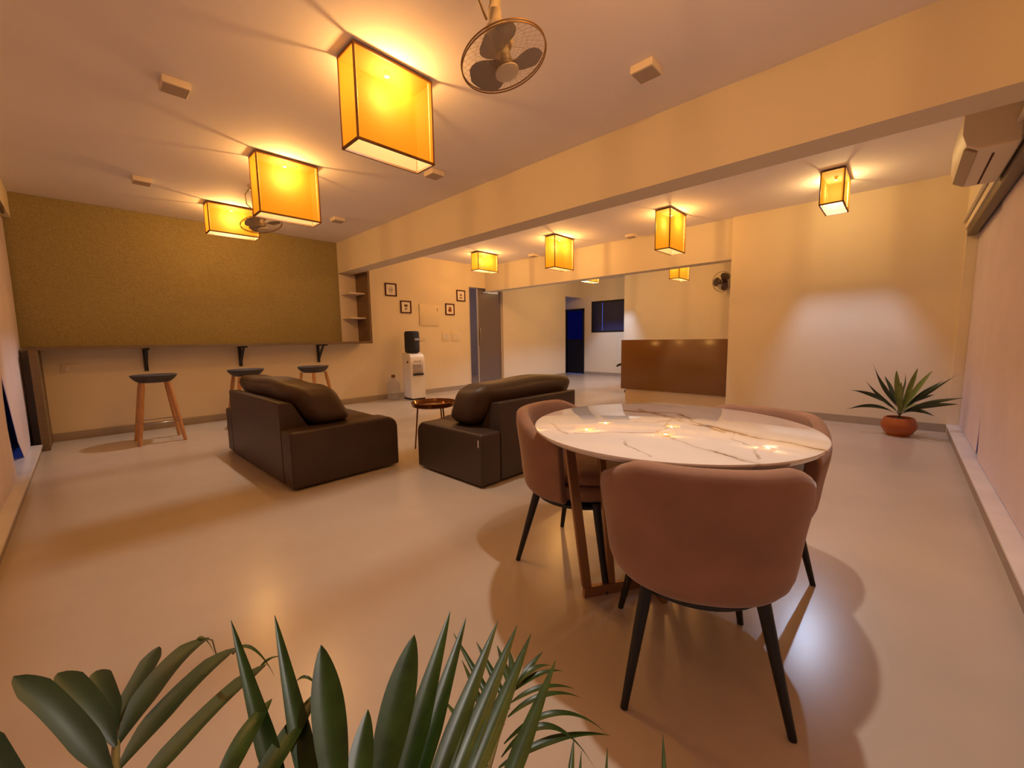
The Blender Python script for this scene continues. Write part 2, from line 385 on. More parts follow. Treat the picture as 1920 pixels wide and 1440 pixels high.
bx('added_shade', (10.462, 10.475, 6.345, 6.635, 1.285, 2.09), 'added_blind', bpy.data.objects['window_3'])  # blinds added; sky in their gap stands in for a lit tube outside
bx('added_shade', (10.462, 10.475, 5.60, 6.325, 1.285, 2.09), 'added_blind', bpy.data.objects['window_3'])
# door 1: tinted glass leaf in the opening of the back wall
bm = bmesh.new()
box(bm, 5.985, 6.005, YW-.01, YW+.15, 0, 2.27); box(bm, 7.055, 7.075, YW-.01, YW+.15, 0, 2.27); box(bm, 6.005, 7.055, YW-.01, YW+.15, 2.25, 2.27)
d1 = struct('door_1', bm, 'wall')
bx('door_leaf', (6.33, 7.05, YW+.07, YW+.082, 0.01, 2.245), 'door_glass', d1)
bx('door_stile', (6.30, 6.33, YW+.065, YW+.087, 0.01, 2.245), 'grey_plastic', d1)
bx('door_handle', (6.345, 6.36, YW+.03, YW+.065, 0.95, 1.35), 'steel', d1, bev=.004)
# door 2: dark door with a glazed upper part at the end of the passage
bm = bmesh.new(); y0, y1 = 6.925, 7.61
box(bm, 10.40, 10.45, y0, y0+.05, 0, 1.96); box(bm, 10.40, 10.45, y1-.05, y1, 0, 1.96); box(bm, 10.40, 10.45, y0, y1, 1.90, 1.96)
d2 = struct('door_2', bm, 'darkframe')
bx('door_panel', (10.43, 10.46, y0+.05, y1-.05, 0.01, 1.05), 'darkframe', d2)
bx('door_glass', (10.435, 10.447, y0+.05, y1-.05, 1.05, 1.90), 'dark_glass', d2)

# window blinds
def blind(name, label, axis, c, pts, top):
    """pts: outline in (along, z); thin cloth with roller and bottom bar"""
    t = thing(name, label, 'window blind', (0, 0, 0), group='roller blinds')
    bm = bmesh.new()
    def P(a, z, d): return (c+d, a, z) if axis == 'x' else (a, c+d, z)
    fr = [bm.verts.new(P(a, z, .0)) for a, z in pts]; bk = [bm.verts.new(P(a, z, -.004)) for a, z in pts]
    bm.faces.new(fr); bm.faces.new(bk[::-1])
    for i in range(len(pts)): j = (i+1) % len(pts); bm.faces.new((fr[i], fr[j], bk[j], bk[i]))
    obj('blind_cloth', bm, 'blind', t)
    a0 = min(p[0] for p in pts); a1 = max(p[0] for p in pts)
    bm = bmesh.new(); ring_tube(bm, [P(a0, top, -.03), P(a1, top, -.03)], .022, 12)
    obj('roller', bm, 'shelf_white', t, smooth='auto')
    return t
LX = -0.445
b1 = blind('roller_blind', 'plain pinkish beige roller blind on the left window, its bottom edge near the camera', 'x', LX, [(-.38, .085), (4.99, .085), (4.97, .13), (4.87, .48), (4.89, .73), (5.06, 1.05), (5.09, 2.44), (-.38, 2.44)], 2.45)
b2 = blind('roller_blind', 'beige roller blind beside the dark leg of the bar, right of the left blue gap', 'x', LX-.012, [(5.80, .085), (6.44, .085), (6.62, .5), (6.82, 1.05), (6.94, 1.8), (6.97, 2.44), (5.10, 2.44), (5.09, 1.05), (5.12, .86), (5.26, .67), (5.53, .27)], 2.45)
RY = -0.485
b3 = blind('roller_blind', 'large pinkish beige roller blind filling the right edge, near the air conditioner', 'y', RY, [(-.38, .105), (4.77, .105), (4.83, .4), (4.905, .9), (4.92, 2.12), (-.38, 2.12)], 2.13)
b4 = blind('roller_blind', 'narrow beige roller blind between the thin blue gap and the corner plant', 'y', RY-.012, [(5.00, .105), (6.395, .105), (6.395, 2.12), (4.93, 2.12), (4.93, .9), (4.96, .4)], 2.13)
for a, lab, d in (('x', 'dark bronze curtain rail under the lintel above the left blinds', (-.43, -.405, -.36, 6.5, 2.40, 2.46)), ('y', 'dark bronze curtain rail running under the air conditioner to the corner', (-.36, 6.38, -.475, -.41, 2.07, 2.15))):
    tag(bx('curtain_rail', d, 'rail', bev=.008), lab, 'curtain rail', 'curtain rails')
bm = bmesh.new(); ring_tube(bm, [(3.4, -.385, 2.23), (6.44, -.385, 2.23)], .014, 10)
tag(obj('wall_conduit', bm, 'beam', smooth='auto'), 'beige conduit pipe running along the wall beneath the air conditioner', 'pipe')

# ------------------------------------------------------------------ lamps
def make_lamp(h, label):
    hx, hy = 0.255, 0.095
    t = thing('box_lamp', label, 'ceiling lamp', group='orange fabric box lamps on the ceiling')
    zt = ZC-.012; zb = ZC-h
    bm = bmesh.new()
    r = []
    for z in (zb, zt): r.append([(-hx, -hy, z), (hx, -hy, z), (hx, hy, z), (-hx, hy, z)])
    grid(bm, r, True)
    so = obj('lamp_shade', bm, 'shade', t)
    if so.data.polygons[0].normal.y > 0: so.data.flip_normals()
    bm = bmesh.new(); box(bm, -hx+.004, hx-.004, -hy+.004, hy-.004, zt-.012, zt-.006); obj('added_top_blocker', bm, 'top_blocker', t)  # dark plate added to hide the bright ceiling behind the sheer cloth
    bm = bmesh.new(); w = .006
    for z in (zb, zt-.006):
        for s in (-1, 1):
            box(bm, -hx-w, hx+w, s*hy-w, s*hy+w, z-w, z+w); box(bm, s*hx-w, s*hx+w, -hy+w, hy-w, z-w, z+w)
    for sx in (-1, 1):
        for sy in (-1, 1): box(bm, sx*hx-w*.8, sx*hx+w*.8, sy*hy-w*.8, sy*hy+w*.8, zb+w, zt-2*w)
    obj('shade_trim', bm, 'trimcord', t)
    bm = bmesh.new(); ring_tube(bm, [(0, 0, ZC-.0245), (0, 0, ZC-.05)], .014, 12)
    obj('lamp_holder', bm, 'lamp_inner', t, smooth='auto')
    for s in (-1, 1):
        bm = bmesh.new(); ring_tube(bm, [(s*(hx-.012), -hy+.012, zt-.0125), (s*(hx-.012), -hy+.012, zb+.0065)], .004, 6)
        obj('support_rod', bm, 'lamp_inner', t)
    return t
def add_bulb(t, h, k=1.0, off=(0, 0, 2.605), colr=BULB_COL):
    l = bpy.data.lights.new('bulb', 'POINT'); l.energy = BULB_W*k; l.color = colr; l.shadow_soft_size = 0.028
    lo = bpy.data.objects.new('bulb', l); COL.objects.link(lo); lo.parent = t
    lo.location = off
tall = make_lamp(.51, 'x'); short = make_lamp(.335, 'x')
spots = [(1.425, .54, 's', 1.0, 'orange box lamp right above the marble table, nearest the camera'),
 (1.425, 2.37, 't', 0.94, 'largest and nearest orange box lamp, beside the ceiling fan'),
 (1.425, 4.19, 't', 0.94, 'middle lamp of the left row, hanging above the brown sofas'),
 (1.40, 6.0, 's', 1.0, 'farthest lamp of the left row, close to the olive brown wall panel'),
 (5.58, .61, 's', 0.88, 'orange box lamp nearest the air conditioner, above the corner plant'),
 (5.57, 2.34, 't', 0.8, 'tall orange box lamp between the beam and the reception desk'),
 (5.575, 4.19, 't', 1.2, 'tall orange box lamp behind the beam, second from the doorway wall'),
 (5.52, 5.95, 's', 0.95, 'small looking orange lamp above the framed pictures and doorway'),
 (8.43, 3.34, 't', 1.5, 'orange lamp half hidden by the far beam, above the reception desk'),
 (8.43, 5.45, 's', 1.5, 'orange lamp barely showing under the far beam, near the blue window')]
used = set()
for x, y, k, p, lab in spots:
    src, h = (tall, .51) if k == 't' else (short, .335)
    if k in used: o = dup(src, lab, (x, y, 0))
    else: o = src; o.location = (x, y, 0); o['label'] = lab; used.add(k)
    o['_h'] = h; o['_p'] = p
for o in [c for c in bpy.data.objects if '_h' in c.keys()]:
    q = (round(o.location.x, 2), round(o.location.y, 2))
    off = {(5.58, .61): (.105, .02, 2.612), (8.43, 3.34): (-.08, 0, 2.60), (8.43, 5.45): (-.05, -.04, 2.56)}.get(q, (0, 0, 2.605))   # where each socket sits
    add_bulb(o, o['_h'], o['_p'], off, COOL_COL if q in ((5.58, .61), (8.43, 5.45)) else BULB_COL); del o['_h']; del o['_p']
# lamp in the dim room
dl = thing('bulkhead_lamp', 'pale ceiling lamp seen through the mauve glass doorway', 'ceiling lamp', (7.62, 7.95, 0))
bm = bmesh.new(); box(bm, -.26, .26, -.09, .09, 2.32, ZC); obj('lamp_housing', bm, 'shelf_brown', dl)
bm = bmesh.new(); box(bm, -.25, .25, -.08, .08, 2.30, 2.3195); obj('diffuser', bm, 'lit_diffuser', dl)
rl = thing('added_fill_lamp', 'added unseen fill bulb lighting the dim room behind the doorway', 'ceiling lamp', (5.4, 8.6, 0))  # out of view, added only to light the dim room
bm = bmesh.new(); ring_tube(bm, [(0, 0, ZC), (0, 0, ZC-.12)], .02); obj('lamp_holder', bm, 'lamp_inner', rl)
l = bpy.data.lights.new('bulb', 'POINT'); l.energy = 26; l.color = (1, .74, .72); l.shadow_soft_size = .06
lo = bpy.data.objects.new('bulb', l); COL.objects.link(lo); lo.parent = rl; lo.location = (0, 0, ZC-.2)

# surface downlights, switched off
def make_downlight():
    t = thing('square_downlight', 'x', 'downlight', group='square surface downlights')
    bm = bmesh.new(); box(bm, -.072, .072, -.072, .072, ZC-.045, ZC, bev=.004)
    obj('housing', bm, 'spot_box', t, smooth='auto')
    bm = bmesh.new(); box(bm, -.064, .064, -.064, .064, ZC-.048, ZC-.043)
    obj('diffuser', bm, 'spot_face', t)
    return t
dls = [(.555, 3.44, 'square white downlight left of the largest orange lamp'), (.56, 5.59, 'square downlight at the far left, near the olive brown panel'),
 (2.537, 1.243, 'square downlight to the right of the ceiling fan'), (2.541, 3.438, 'square downlight just behind the bottom corner of the largest lamp'),
 (2.518, 5.586, 'small square downlight between the middle lamp and the beam'), (6.57, 3.4, ''), (6.536, 5.582, ''), (9.9, 5.85, 'tiny downlight on the passage ceiling near the blue window')]
d0 = make_downlight(); first = True
for x, y, lab in dls:
    if not lab: continue
    if first: d0.location = (x, y, 0); d0['label'] = lab; first = False
    else: dup(d0, lab, (x, y, 0))
dup(d0, 'square downlight behind the beam, between the two tall right lamps', (6.28, 3.28, 0))
dup(d0, 'square downlight behind the beam, left of the second tall right lamp', (6.28, 5.36, 0))

# ------------------------------------------------------------------ bar wall
bm = bmesh.new(); prof = [(-.474, 1.092), (3.10, 1.092), (3.10, ZC-.002), (-.398, ZC-.002), (-.398, 2.458), (-.474, 2.458)]
A = [bm.verts.new((x, YW-.022, z)) for x, z in prof]; B = [bm.verts.new((x, YW-.0005, z)) for x, z in prof]
bm.faces.new(A); bm.faces.new(B[::-1])
for i in range(6): bm.faces.new((A[i], A[(i+1) % 6], B[(i+1) % 6], B[i]))
tag(obj('wall_panel', bm, 'olive'), 'huge olive brown speckled panel covering the wall above the bar counter', 'wall panel')
ct = thing('bar_counter', 'long brown wall counter above the three stools', 'counter', (0, YW, 0))
bm = bmesh.new(); box(bm, -.42, 3.445, -.44, -.001, 1.055, 1.09, bev=.002); obj('counter_top', bm, 'counter', ct)
bm = bmesh.new(); box(bm, -.385, -.325, -.56+.0, -.02, 0, 1.055, bev=.002); obj('end_leg', bm, 'counter', ct)
for i, x in enumerate((.547, 1.584, 2.692)):
    bm = bmesh.new()
    box(bm, x-.02, x+.02, -.02, -.001, .76, 1.055); box(bm, x-.02, x+.02, -.36, -.02, 1.035, 1.055)
    L_ = math.hypot(.24, .25); mx = Matrix.Translation((x, -.13, .93)) @ Matrix.Rotation(math.atan2(.25, -.24), 4, 'X')
    box(bm, -.015, .015, -L_/2, L_/2, -.01, .01, mx=mx)
    obj('bracket', bm, 'black', ct)
su = thing('open_shelf', 'open cream shelf unit with brown side panel at the end of the bar', 'shelf unit', (0, YW, 0))
bx('back_panel', (3.102, 3.40, -.02, -.001, 1.092, 2.235), 'shelf_white', su)
bx('side_panel', (3.402, 3.442, -.44, -.001, 1.092, 2.235), 'shelf_brown', su)
for z in (1.475, 1.885): bx('shelf_board', (3.135, 3.402, -.33, -.02, z, z+.022), 'shelf_white', su)
bx('filler_panel', (3.36, 3.442, -.44, -.001, 2.236, 2.33), 'shelf_brown', su)

# stools
def make_stool():
    t = thing('bar_stool', 'x', 'bar stool', group='bar stools under the counter')
    bm = bmesh.new()
    prof = [(0, .672), (.10, .672), (.135, .676), (.160, .692), (.188, .722), (.205, .748), (.206, .758), (.198, .761), (.18, .752), (.13, .735), (0, .728)]
    lathe(bm, prof, 40, sx=1.0, sy=.94)
    obj('seat', bm, 'seat_grey', t, smooth=True)
    for sx in (-1, 1):
        for sy in (-1, 1):
            bm = bmesh.new()
            ring_tube(bm, [(sx*.112, sy*.106, .676), (sx*.120, sy*.114, .61), (sx*.195, sy*.185, .0)], [.018, .022, .018], 12)
            obj('leg', bm, 'wood', t, smooth='auto')
    bm = bmesh.new()
    ring_tube(bm, [(.172*sx, .163*sy, .23) for sx, sy in ((-1, -1), (1, -1), (1, 1), (-1, 1))], .006, 8, closed=True)
    obj('foot_ring', bm, 'steel', t, smooth=True)
    return t
s0 = make_stool(); s0.location = (.53, 6.10, 0); s0.rotation_euler = (0, 0, .02); s0['label'] = 'grey seated wooden bar stool at the far left of the counter'
dup(s0, 'wooden bar stool half hidden behind the left brown sofa', (1.437, 6.14, 0), .1)
dup(s0, 'wooden bar stool nearest the water dispenser, its legs behind the sofa cushion', (2.21, 5.96, 0), .45)

# ------------------------------------------------------------------ pictures, plates, dispenser
def picture(cx, cz, lab, kind):
    t = thing('framed_picture', lab, 'framed picture', (cx, YW, cz), group='small framed pictures on the wall')
    w, h, b = .118, .118, .02
    bm = bmesh.new()
    box(bm, -w, w, -.02, -.001, h-b, h); box(bm, -w, w, -.02, -.001, -h, -h+b); box(bm, -w, -w+b, -.02, -.001, -h+b, h-b); box(bm, w-b, w, -.02, -.001, -h+b, h-b)
    obj('frame', bm, 'frame_red', t)
    bx('print', (-w+b, w-b, -.008, -.002, -h+b, h-b), 'paper', t)
    bm = bmesh.new(); y0, y1 = -.0095, -.0081
    def q(x0, x1, z0, z1): box(bm, x0, x1, y0, y1, z0, z1)
    if kind == 0:
        for k, (a, hh) in enumerate(((.035, .005), (.028, .004), (.045, .009), (.045, .009), (.04, .006), (.034, .006), (.025, .004))): q(-a, a, .055-k*.018-hh, .055-k*.018)
    elif kind == 1:
        q(-.035, .038, .01, .05); q(-.028, .03, .0, .012); q(-.025, .02, -.052, -.03); q(.005, .03, -.035, -.02)
    elif kind == 2:
        q(-.03, .035, .03, .05); q(-.022, .03, .008, .03); q(-.045, .045, -.035, .008); q(-.035, .035, -.055, -.035)
    else:
        q(-.006, .006, .02, .05); q(-.035, .035, .008, .026); q(-.02, .02, -.004, .008); q(-.006, .006, -.025, -.01); q(-.04, .04, -.055, -.035)
    obj('artwork', bm, 'ink_red' if kind == 2 else 'ink', t)
picture(4.085, 2.045, 'dark red framed print of text lines, leftmost of the four pictures', 0)
picture(4.392, 1.74, 'dark red framed print above the water dispenser', 1)
picture(5.458, 1.737, 'dark framed print with rust coloured drawing, right of the panel board', 2)
picture(5.768, 2.04, 'dark framed print hanging nearest the doorway', 3)
db = thing('distribution_board', 'square cream electrical board on the wall between the framed pictures', 'electrical panel', (4.93, YW, 1.6))
bx('cover', (-.238, .238, -.022, -.001, -.212, .212), 'plate', db, bev=.004)
bx('latch', (.185, .20, -.027, -.0225, .08, .15), 'ac_grey', db)
def switch(cx, cz, w, h, lab, n=3):
    t = thing('switch_plate', lab, 'switch plate', (cx, YW, cz), group='cream switch plates')
    bx('plate', (-w, w, -.01, -.001, -h, h), 'plate', t, bev=.002)
    for k in range(n):
        c = (k-(n-1)/2)*w*1.5/max(n, 1)
        bx('rocker', (c-w*.2, c+w*.2, -.014, -.0105, -h*.5, h*.5), 'white_plastic', t)
switch(5.33, 1.165, .10, .10, 'left one of the two cream switch plates near the doorway')
switch(5.585, 1.165, .10, .10, 'right one of the two cream switch plates, closest to the doorway')
switch(4.76, 1.12, .075, .045, 'small cream socket plate just right of the dark bottle cover', 2)
switch(-.11, .835, .08, .05, 'wide cream socket plate under the far left end of the counter', 2)

wd = thing('water_dispenser', 'white floor standing water dispenser against the wall', 'water dispenser', (4.25, 6.60, 0), -.12)
bm = bmesh.new()
# side profile extruded across the width: y forward is negative
prof = [(.17, .03), (.17, .86), (-.06, .86), (-.13, .835), (-.165, .78), (-.17, .70), (-.17, .03)]
A = [bm.verts.new((-.145, y, z)) for y, z in prof]; B = [bm.verts.new((.145, y, z)) for y, z in prof]
bm.faces.new(A); bm.faces.new(B[::-1])
for i in range(len(prof)): j = (i+1) % len(prof); bm.faces.new((A[i], A[j], B[j], B[i]))
bmesh.ops.bevel(bm, geom=[e for e in bm.edges if abs(e.verts[0].co.x-e.verts[1].co.x) < 1e-4], offset=.012, segments=2, affect='EDGES')
obj('body', bm, 'white_plastic', wd, smooth='auto')
bx('tap_recess', (-.10, .10, -.176, -.171, .50, .66), 'grey_plastic', wd, bev=.002)
bx('drip_tray', (-.10, .10, -.20, -.1705, .455, .492), 'black', wd, bev=.003)
for x in (-.055, .0, .055):
    bm = bmesh.new(); ring_tube(bm, [(x, -.171, .635), (x, -.195, .635), (x, -.197, .61)], .011, 10)
    tp = obj('tap', bm, 'grey_plastic', wd, smooth='auto')
    bm = bmesh.new(); box(bm, x-.012, x+.012, -.185, -.171, .705, .722, bev=.003); obj('tap_button', bm, 'ac_grey', wd)
bx('base', (-.135, .135, -.155, .165, 0, .03), 'black', wd)
bm = bmesh.new(); ring_tube(bm, [(-.1455, -.06, .70), (-.151, -.06, .70)], .022, 16); obj('side_knob', bm, 'frame_red', wd, smooth='auto')
wj = thing('water_bottle_cover', 'dark navy cloth cover over the big bottle on the dispenser', 'water bottle', (4.25, 6.62, .86), -.12)
bm = bmesh.new(); lathe(bm, [(0, .001), (.10, .001), (.132, .02), (.137, .10), (.137, .34), (.132, .39), (.11, .405), (0, .41)], 32); obj('cloth_cover', bm, 'navy', wj, smooth=True)
bm = bmesh.new()
rows = [[(.1385*math.cos(a), .1385*math.sin(a), z) for a in [math.radians(-95+k*6) for k in range(11)]] for z in (.235, .275)]
grid(bm, rows); obj('label_band', bm, 'label_grey', wj)

jr = thing('water_jar', 'clear empty plastic water jar on the floor left of the dispenser', 'water jar', (3.93, 6.80, 0))
bm = bmesh.new(); lathe(bm, [(0, .002), (.10, .002), (.118, .015), (.12, .09), (.113, .10), (.12, .11), (.12, .20), (.113, .21), (.12, .22), (.12, .28), (.10, .33), (.045, .375), (.03, .39), (.03, .42)], 32)
obj('jar_body', bm, 'jar', jr, smooth=True)
bm = bmesh.new(); lathe(bm, [(0, .415), (.033, .415), (.035, .42), (.035, .46), (.03, .468), (0, .468)], 20); obj('jar_cap', bm, 'trimcord', jr, smooth='auto')

# ------------------------------------------------------------------ reception desk
rd = thing('reception_desk', 'brown fronted reception desk floating above a cream plinth', 'reception desk', (6.5, 2.68, 0))
bx('front_panel', (-.04, 0, -.845, .85, .20, 1.045), 'desk_brown', rd, bev=.002)
bx('plinth', (.03, .07, -.845, .80, 0, .20), 'plinth', rd)
bx('carcass', (.002, .5, -.845, .83, .201, 1.015), 'plinth', rd)
bx('desk_top', (.001, .55, -.845, .85, 1.016, 1.045), 'desk_brown', rd)
oc = thing('office_chair', 'dark office chair behind the reception desk, only its armrest showing', 'office chair', (7.55, 3.73, 0), -math.pi/2)
bm = bmesh.new(); box(bm, -.22, .22, -.22, .22, .42, .49, bev=.02); obj('seat', bm, 'black', oc, smooth='auto')
bm = bmesh.new(); box(bm, .20, .25, -.20, .20, .55, .98, bev=.02); obj('backrest', bm, 'black', oc, smooth='auto')
bm = bmesh.new(); ring_tube(bm, [(0, 0, .42), (0, 0, .09)], .025); obj('pole', bm, 'black', oc, smooth='auto')
for k in range(5):
    a = k*1.2566; bm = bmesh.new(); ring_tube(bm, [(0, 0, .10), (.26*math.cos(a), .26*math.sin(a), .05)], .018)
    lathe(bm, [(0, 0), (.02, .005), (.027, .025), (.02, .045), (0, .05)], 12, c=(.26*math.cos(a), .26*math.sin(a), 0)); obj('base_leg', bm, 'black', oc, smooth='auto')
for s in (-1, 1):
    bm = bmesh.new(); ring_tube(bm, [(.10, s*.22, .45), (.10, s*.28, .48), (.10, s*.28, .535), (.02, s*.28, .565), (-.27, s*.28, .56), (-.335, s*.28, .525)], [.016, .016, .018, .024, .024, .018], 10)
    obj('armrest', bm, 'black', oc, smooth='auto')

# ------------------------------------------------------------------ sofas
def soft_box(bm, x0, x1, y0, y1, z0, z1, n=10, puff=.02, r=.05):
    """box with rounded edges and slightly puffed faces"""
    cx, cy, cz = (x0+x1)/2, (y0+y1)/2, (z0+z1)/2; hx, hy, hz = (x1-x0)/2, (y1-y0)/2, (z1-z0)/2
    t = bmesh.new(); bmesh.ops.create_cube(t, size=2)
    bmesh.ops.subdivide_edges(t, edges=t.edges, cuts=n, use_grid_fill=True)
    mp = {}
    for v in t.verts:
        p = v.co.copy()
        q = Vector((max(-hx+r, min(hx-r, p.x*hx)), max(-hy+r, min(hy-r, p.y*hy)), max(-hz+r, min(hz-r, p.z*hz))))
        d = Vector((p.x*hx, p.y*hy, p.z*hz))-q
        if d.length > 1e-6: d = d.normalized()*r
        ux, uy, uz = abs(p.x), abs(p.y), abs(p.z)
        f = Vector((math.copysign(puff*(1-uy**2)*(1-uz**2), p.x) if ux > .98 else 0, math.copysign(puff*(1-ux**2)*(1-uz**2), p.y) if uy > .98 else 0, math.copysign(puff*(1-ux**2)*(1-uy**2), p.z) if uz > .98 else 0))
        mp[v] = bm.verts.new(q+d+f+Vector((cx, cy, cz)))
    out = list(mp.values())
    for f in t.faces: bm.faces.new([mp[v] for v in f.verts])
    t.free(); return out
def make_sofa(L, D, label, loc, rz, hb=.645, ha=.445):
    """local x along the length, back at y=0, front at y=D"""
    t = thing('leather_sofa', label, 'sofa', loc, rz, group='brown leather sofas'); h = L/2; aw = .20
    bm = bmesh.new()
    prof = [(0, .02), (0, hb-.01), (.012, hb), (.10, hb-.012), (.21, .43), (.21, .02)]
    A = [bm.verts.new((-h+aw+.004, y, z)) for y, z in prof]; B = [bm.verts.new((h-aw-.004, y, z)) for y, z in prof]
    bm.faces.new(A); bm.faces.new(B[::-1])
    for i in range(len(prof)): j = (i+1) % len(prof); bm.faces.new((A[i], A[j], B[j], B[i]))
    obj('back_frame', bm, 'leather', t, smooth='auto', mods=[('BEVEL', dict(width=.008, segments=2))])
    for s in (-1, 1):
        bm = bmesh.new(); x0, x1 = (-h, -h+aw) if s < 0 else (h-aw, h)
        # arm: profile seen from the side, rounded front upper corner
        pr = [(0, .015), (0, ha-.02)] + [(.0+.02*(1-math.cos(a)), ha-.02+.02*math.sin(a)) for a in (.5, 1.0, 1.57)]
        R_ = .10; pr += [(D-R_+R_*math.sin(a), ha-R_+R_*math.cos(a)) for a in [k*math.pi/2/8 for k in range(9)]] + [(D, .015)]
        A = [bm.verts.new((x0, y, z)) for y, z in pr]; B = [bm.verts.new((x1, y, z)) for y, z in pr]
        bm.faces.new(A); bm.faces.new(B[::-1])
        for i in range(len(pr)): j = (i+1) % len(pr); bm.faces.new((A[i], A[j], B[j], B[i]))
        obj('armrest', bm, 'leather', t, smooth='auto', mods=[('BEVEL', dict(width=.022, segments=4, limit_method='ANGLE', angle_limit=.9))])
    bm = bmesh.new(); box(bm, -h+aw+.003, h-aw-.003, .215, D-.03, .02, .24, bev=.006); obj('seat_base', bm, 'leather', t, smooth='auto')
    bm = bmesh.new(); soft_box(bm, -h+aw+.004, h-aw-.004, .22, D-.005, .245, .42, puff=.02, r=.05); obj('seat_cushion', bm, 'leather_cushion', t, smooth=True)
    bm = bmesh.new()
    vs = soft_box(bm, -h+.09, h-.09, -.165, .165, -.165, .165, n=14, puff=.022, r=.10)
    # roll the top backwards, pinch the lower part
    for v in vs:
        z = v.co.z
        v.co.y += -.085*(z/.165) + .02*math.sin(v.co.x*9)*(.3 if z > 0 else 0)
        v.co.z += .008*math.sin(v.co.x*7+1)
    bmesh.ops.translate(bm, vec=(0, .31, .60 if L > 1.5 else .585), verts=vs)
    obj('back_cushion', bm, 'leather_cushion', t, smooth=True)
    return t
make_sofa(1.80, .88, 'larger brown leather sofa on the left, just in front of the bar stools', (.965, 4.06, 0), -math.pi/2+.015)
sofa_b = make_sofa(1.38, .83, 'brown leather sofa right behind the left tub chair, seen from its back', (2.62, 2.16, 0), 0, hb=.625, ha=.41)

bx('care_tag', (-.6935, -.6905, .03, .037, .31, .365), 'paper', sofa_b)
# side table between the sofas
st = thing('side_table', 'small round amber tray table on thin legs between the sofas', 'side table', (2.42, 3.42, 0))
bm = bmesh.new(); lathe(bm, [(0, .425), (.19, .425), (.215, .435), (.228, .475), (.222, .478), (.208, .45), (.18, .445), (0, .445)], 40, sy=1.0)
obj('tray_top', bm, 'amber', st, smooth='auto')
for k in range(3):
    a = k*2.094+.5; bm = bmesh.new()
    ring_tube(bm, [(.16*math.cos(a), .16*math.sin(a), .427), (.20*math.cos(a), .20*math.sin(a), .0)], .008, 8); obj('leg', bm, 'trimcord', st, smooth='auto')

# ------------------------------------------------------------------ dining table
TX, TY = 1.572, .659
dt = thing('dining_table', 'round white and gold veined marble table on a brass slat base', 'dining table', (TX, TY, 0))
bm = bmesh.new(); lathe(bm, [(0, .722), (.49, .722), (.510, .732), (.520, .745), (.519, .750), (.515, .752), (0, .752)], 96)
obj('tabletop', bm, 'marble', dt, smooth='auto')
bm = bmesh.new(); lathe(bm, [(0, .705), (.42, .705), (.42, .7215), (0, .7215)], 48); obj('support_disc', bm, 'trimcord', dt, smooth='auto')
# base: an upright panel of fanned flat brass slats on a foot bar, crossed by a shorter one
def slat_panel(mid, d, L_, tops):
    mx = Matrix.Translation(mid) @ Matrix.Rotation(math.atan2(d.y, d.x), 4, 'Z')
    bm = bmesh.new(); box(bm, -L_-.02, L_+.02, -.012, .012, .0, .045, mx=mx)
    fr = obj('foot_bar', bm, 'brass', dt, mods=[('BEVEL', dict(width=.002, segments=1))])
    bm = bmesh.new(); box(bm, -L_*1.3-.02, L_*1.3+.02, -.012, .012, .690, .7045, mx=mx); obj('top_bar', bm, 'brass', dt)
    for tb, tt, w in tops:
        bm = bmesh.new(); vs = box(bm, -w/2, w/2, -.010, .010, .0455, .6895)
        for v in vs: v.co.x += tb + (tt-tb)*(v.co.z/.70)
        bmesh.ops.transform(bm, matrix=mx, verts=bm.verts)
        obj('slat', bm, 'brass', dt, mods=[('BEVEL', dict(width=.002, segments=1))])
pd = Vector((.85, -.527, 0)).normalized(); pn = Vector((.527, .85, 0)).normalized()
pmid = Vector((1.394, .903, 0))+pd*.285-Vector((TX, TY, 0))
slat_panel(pmid, pd, .285, ((-.285, -.375, .040), (-.17, -.235, .030), (-.062, -.10, .030), (.062, .05, .030), (.17, .19, .030), (.285, .33, .040)))
slat_panel(pmid, pn, .115, ((-.10, -.14, .03), (.10, .14, .03)))

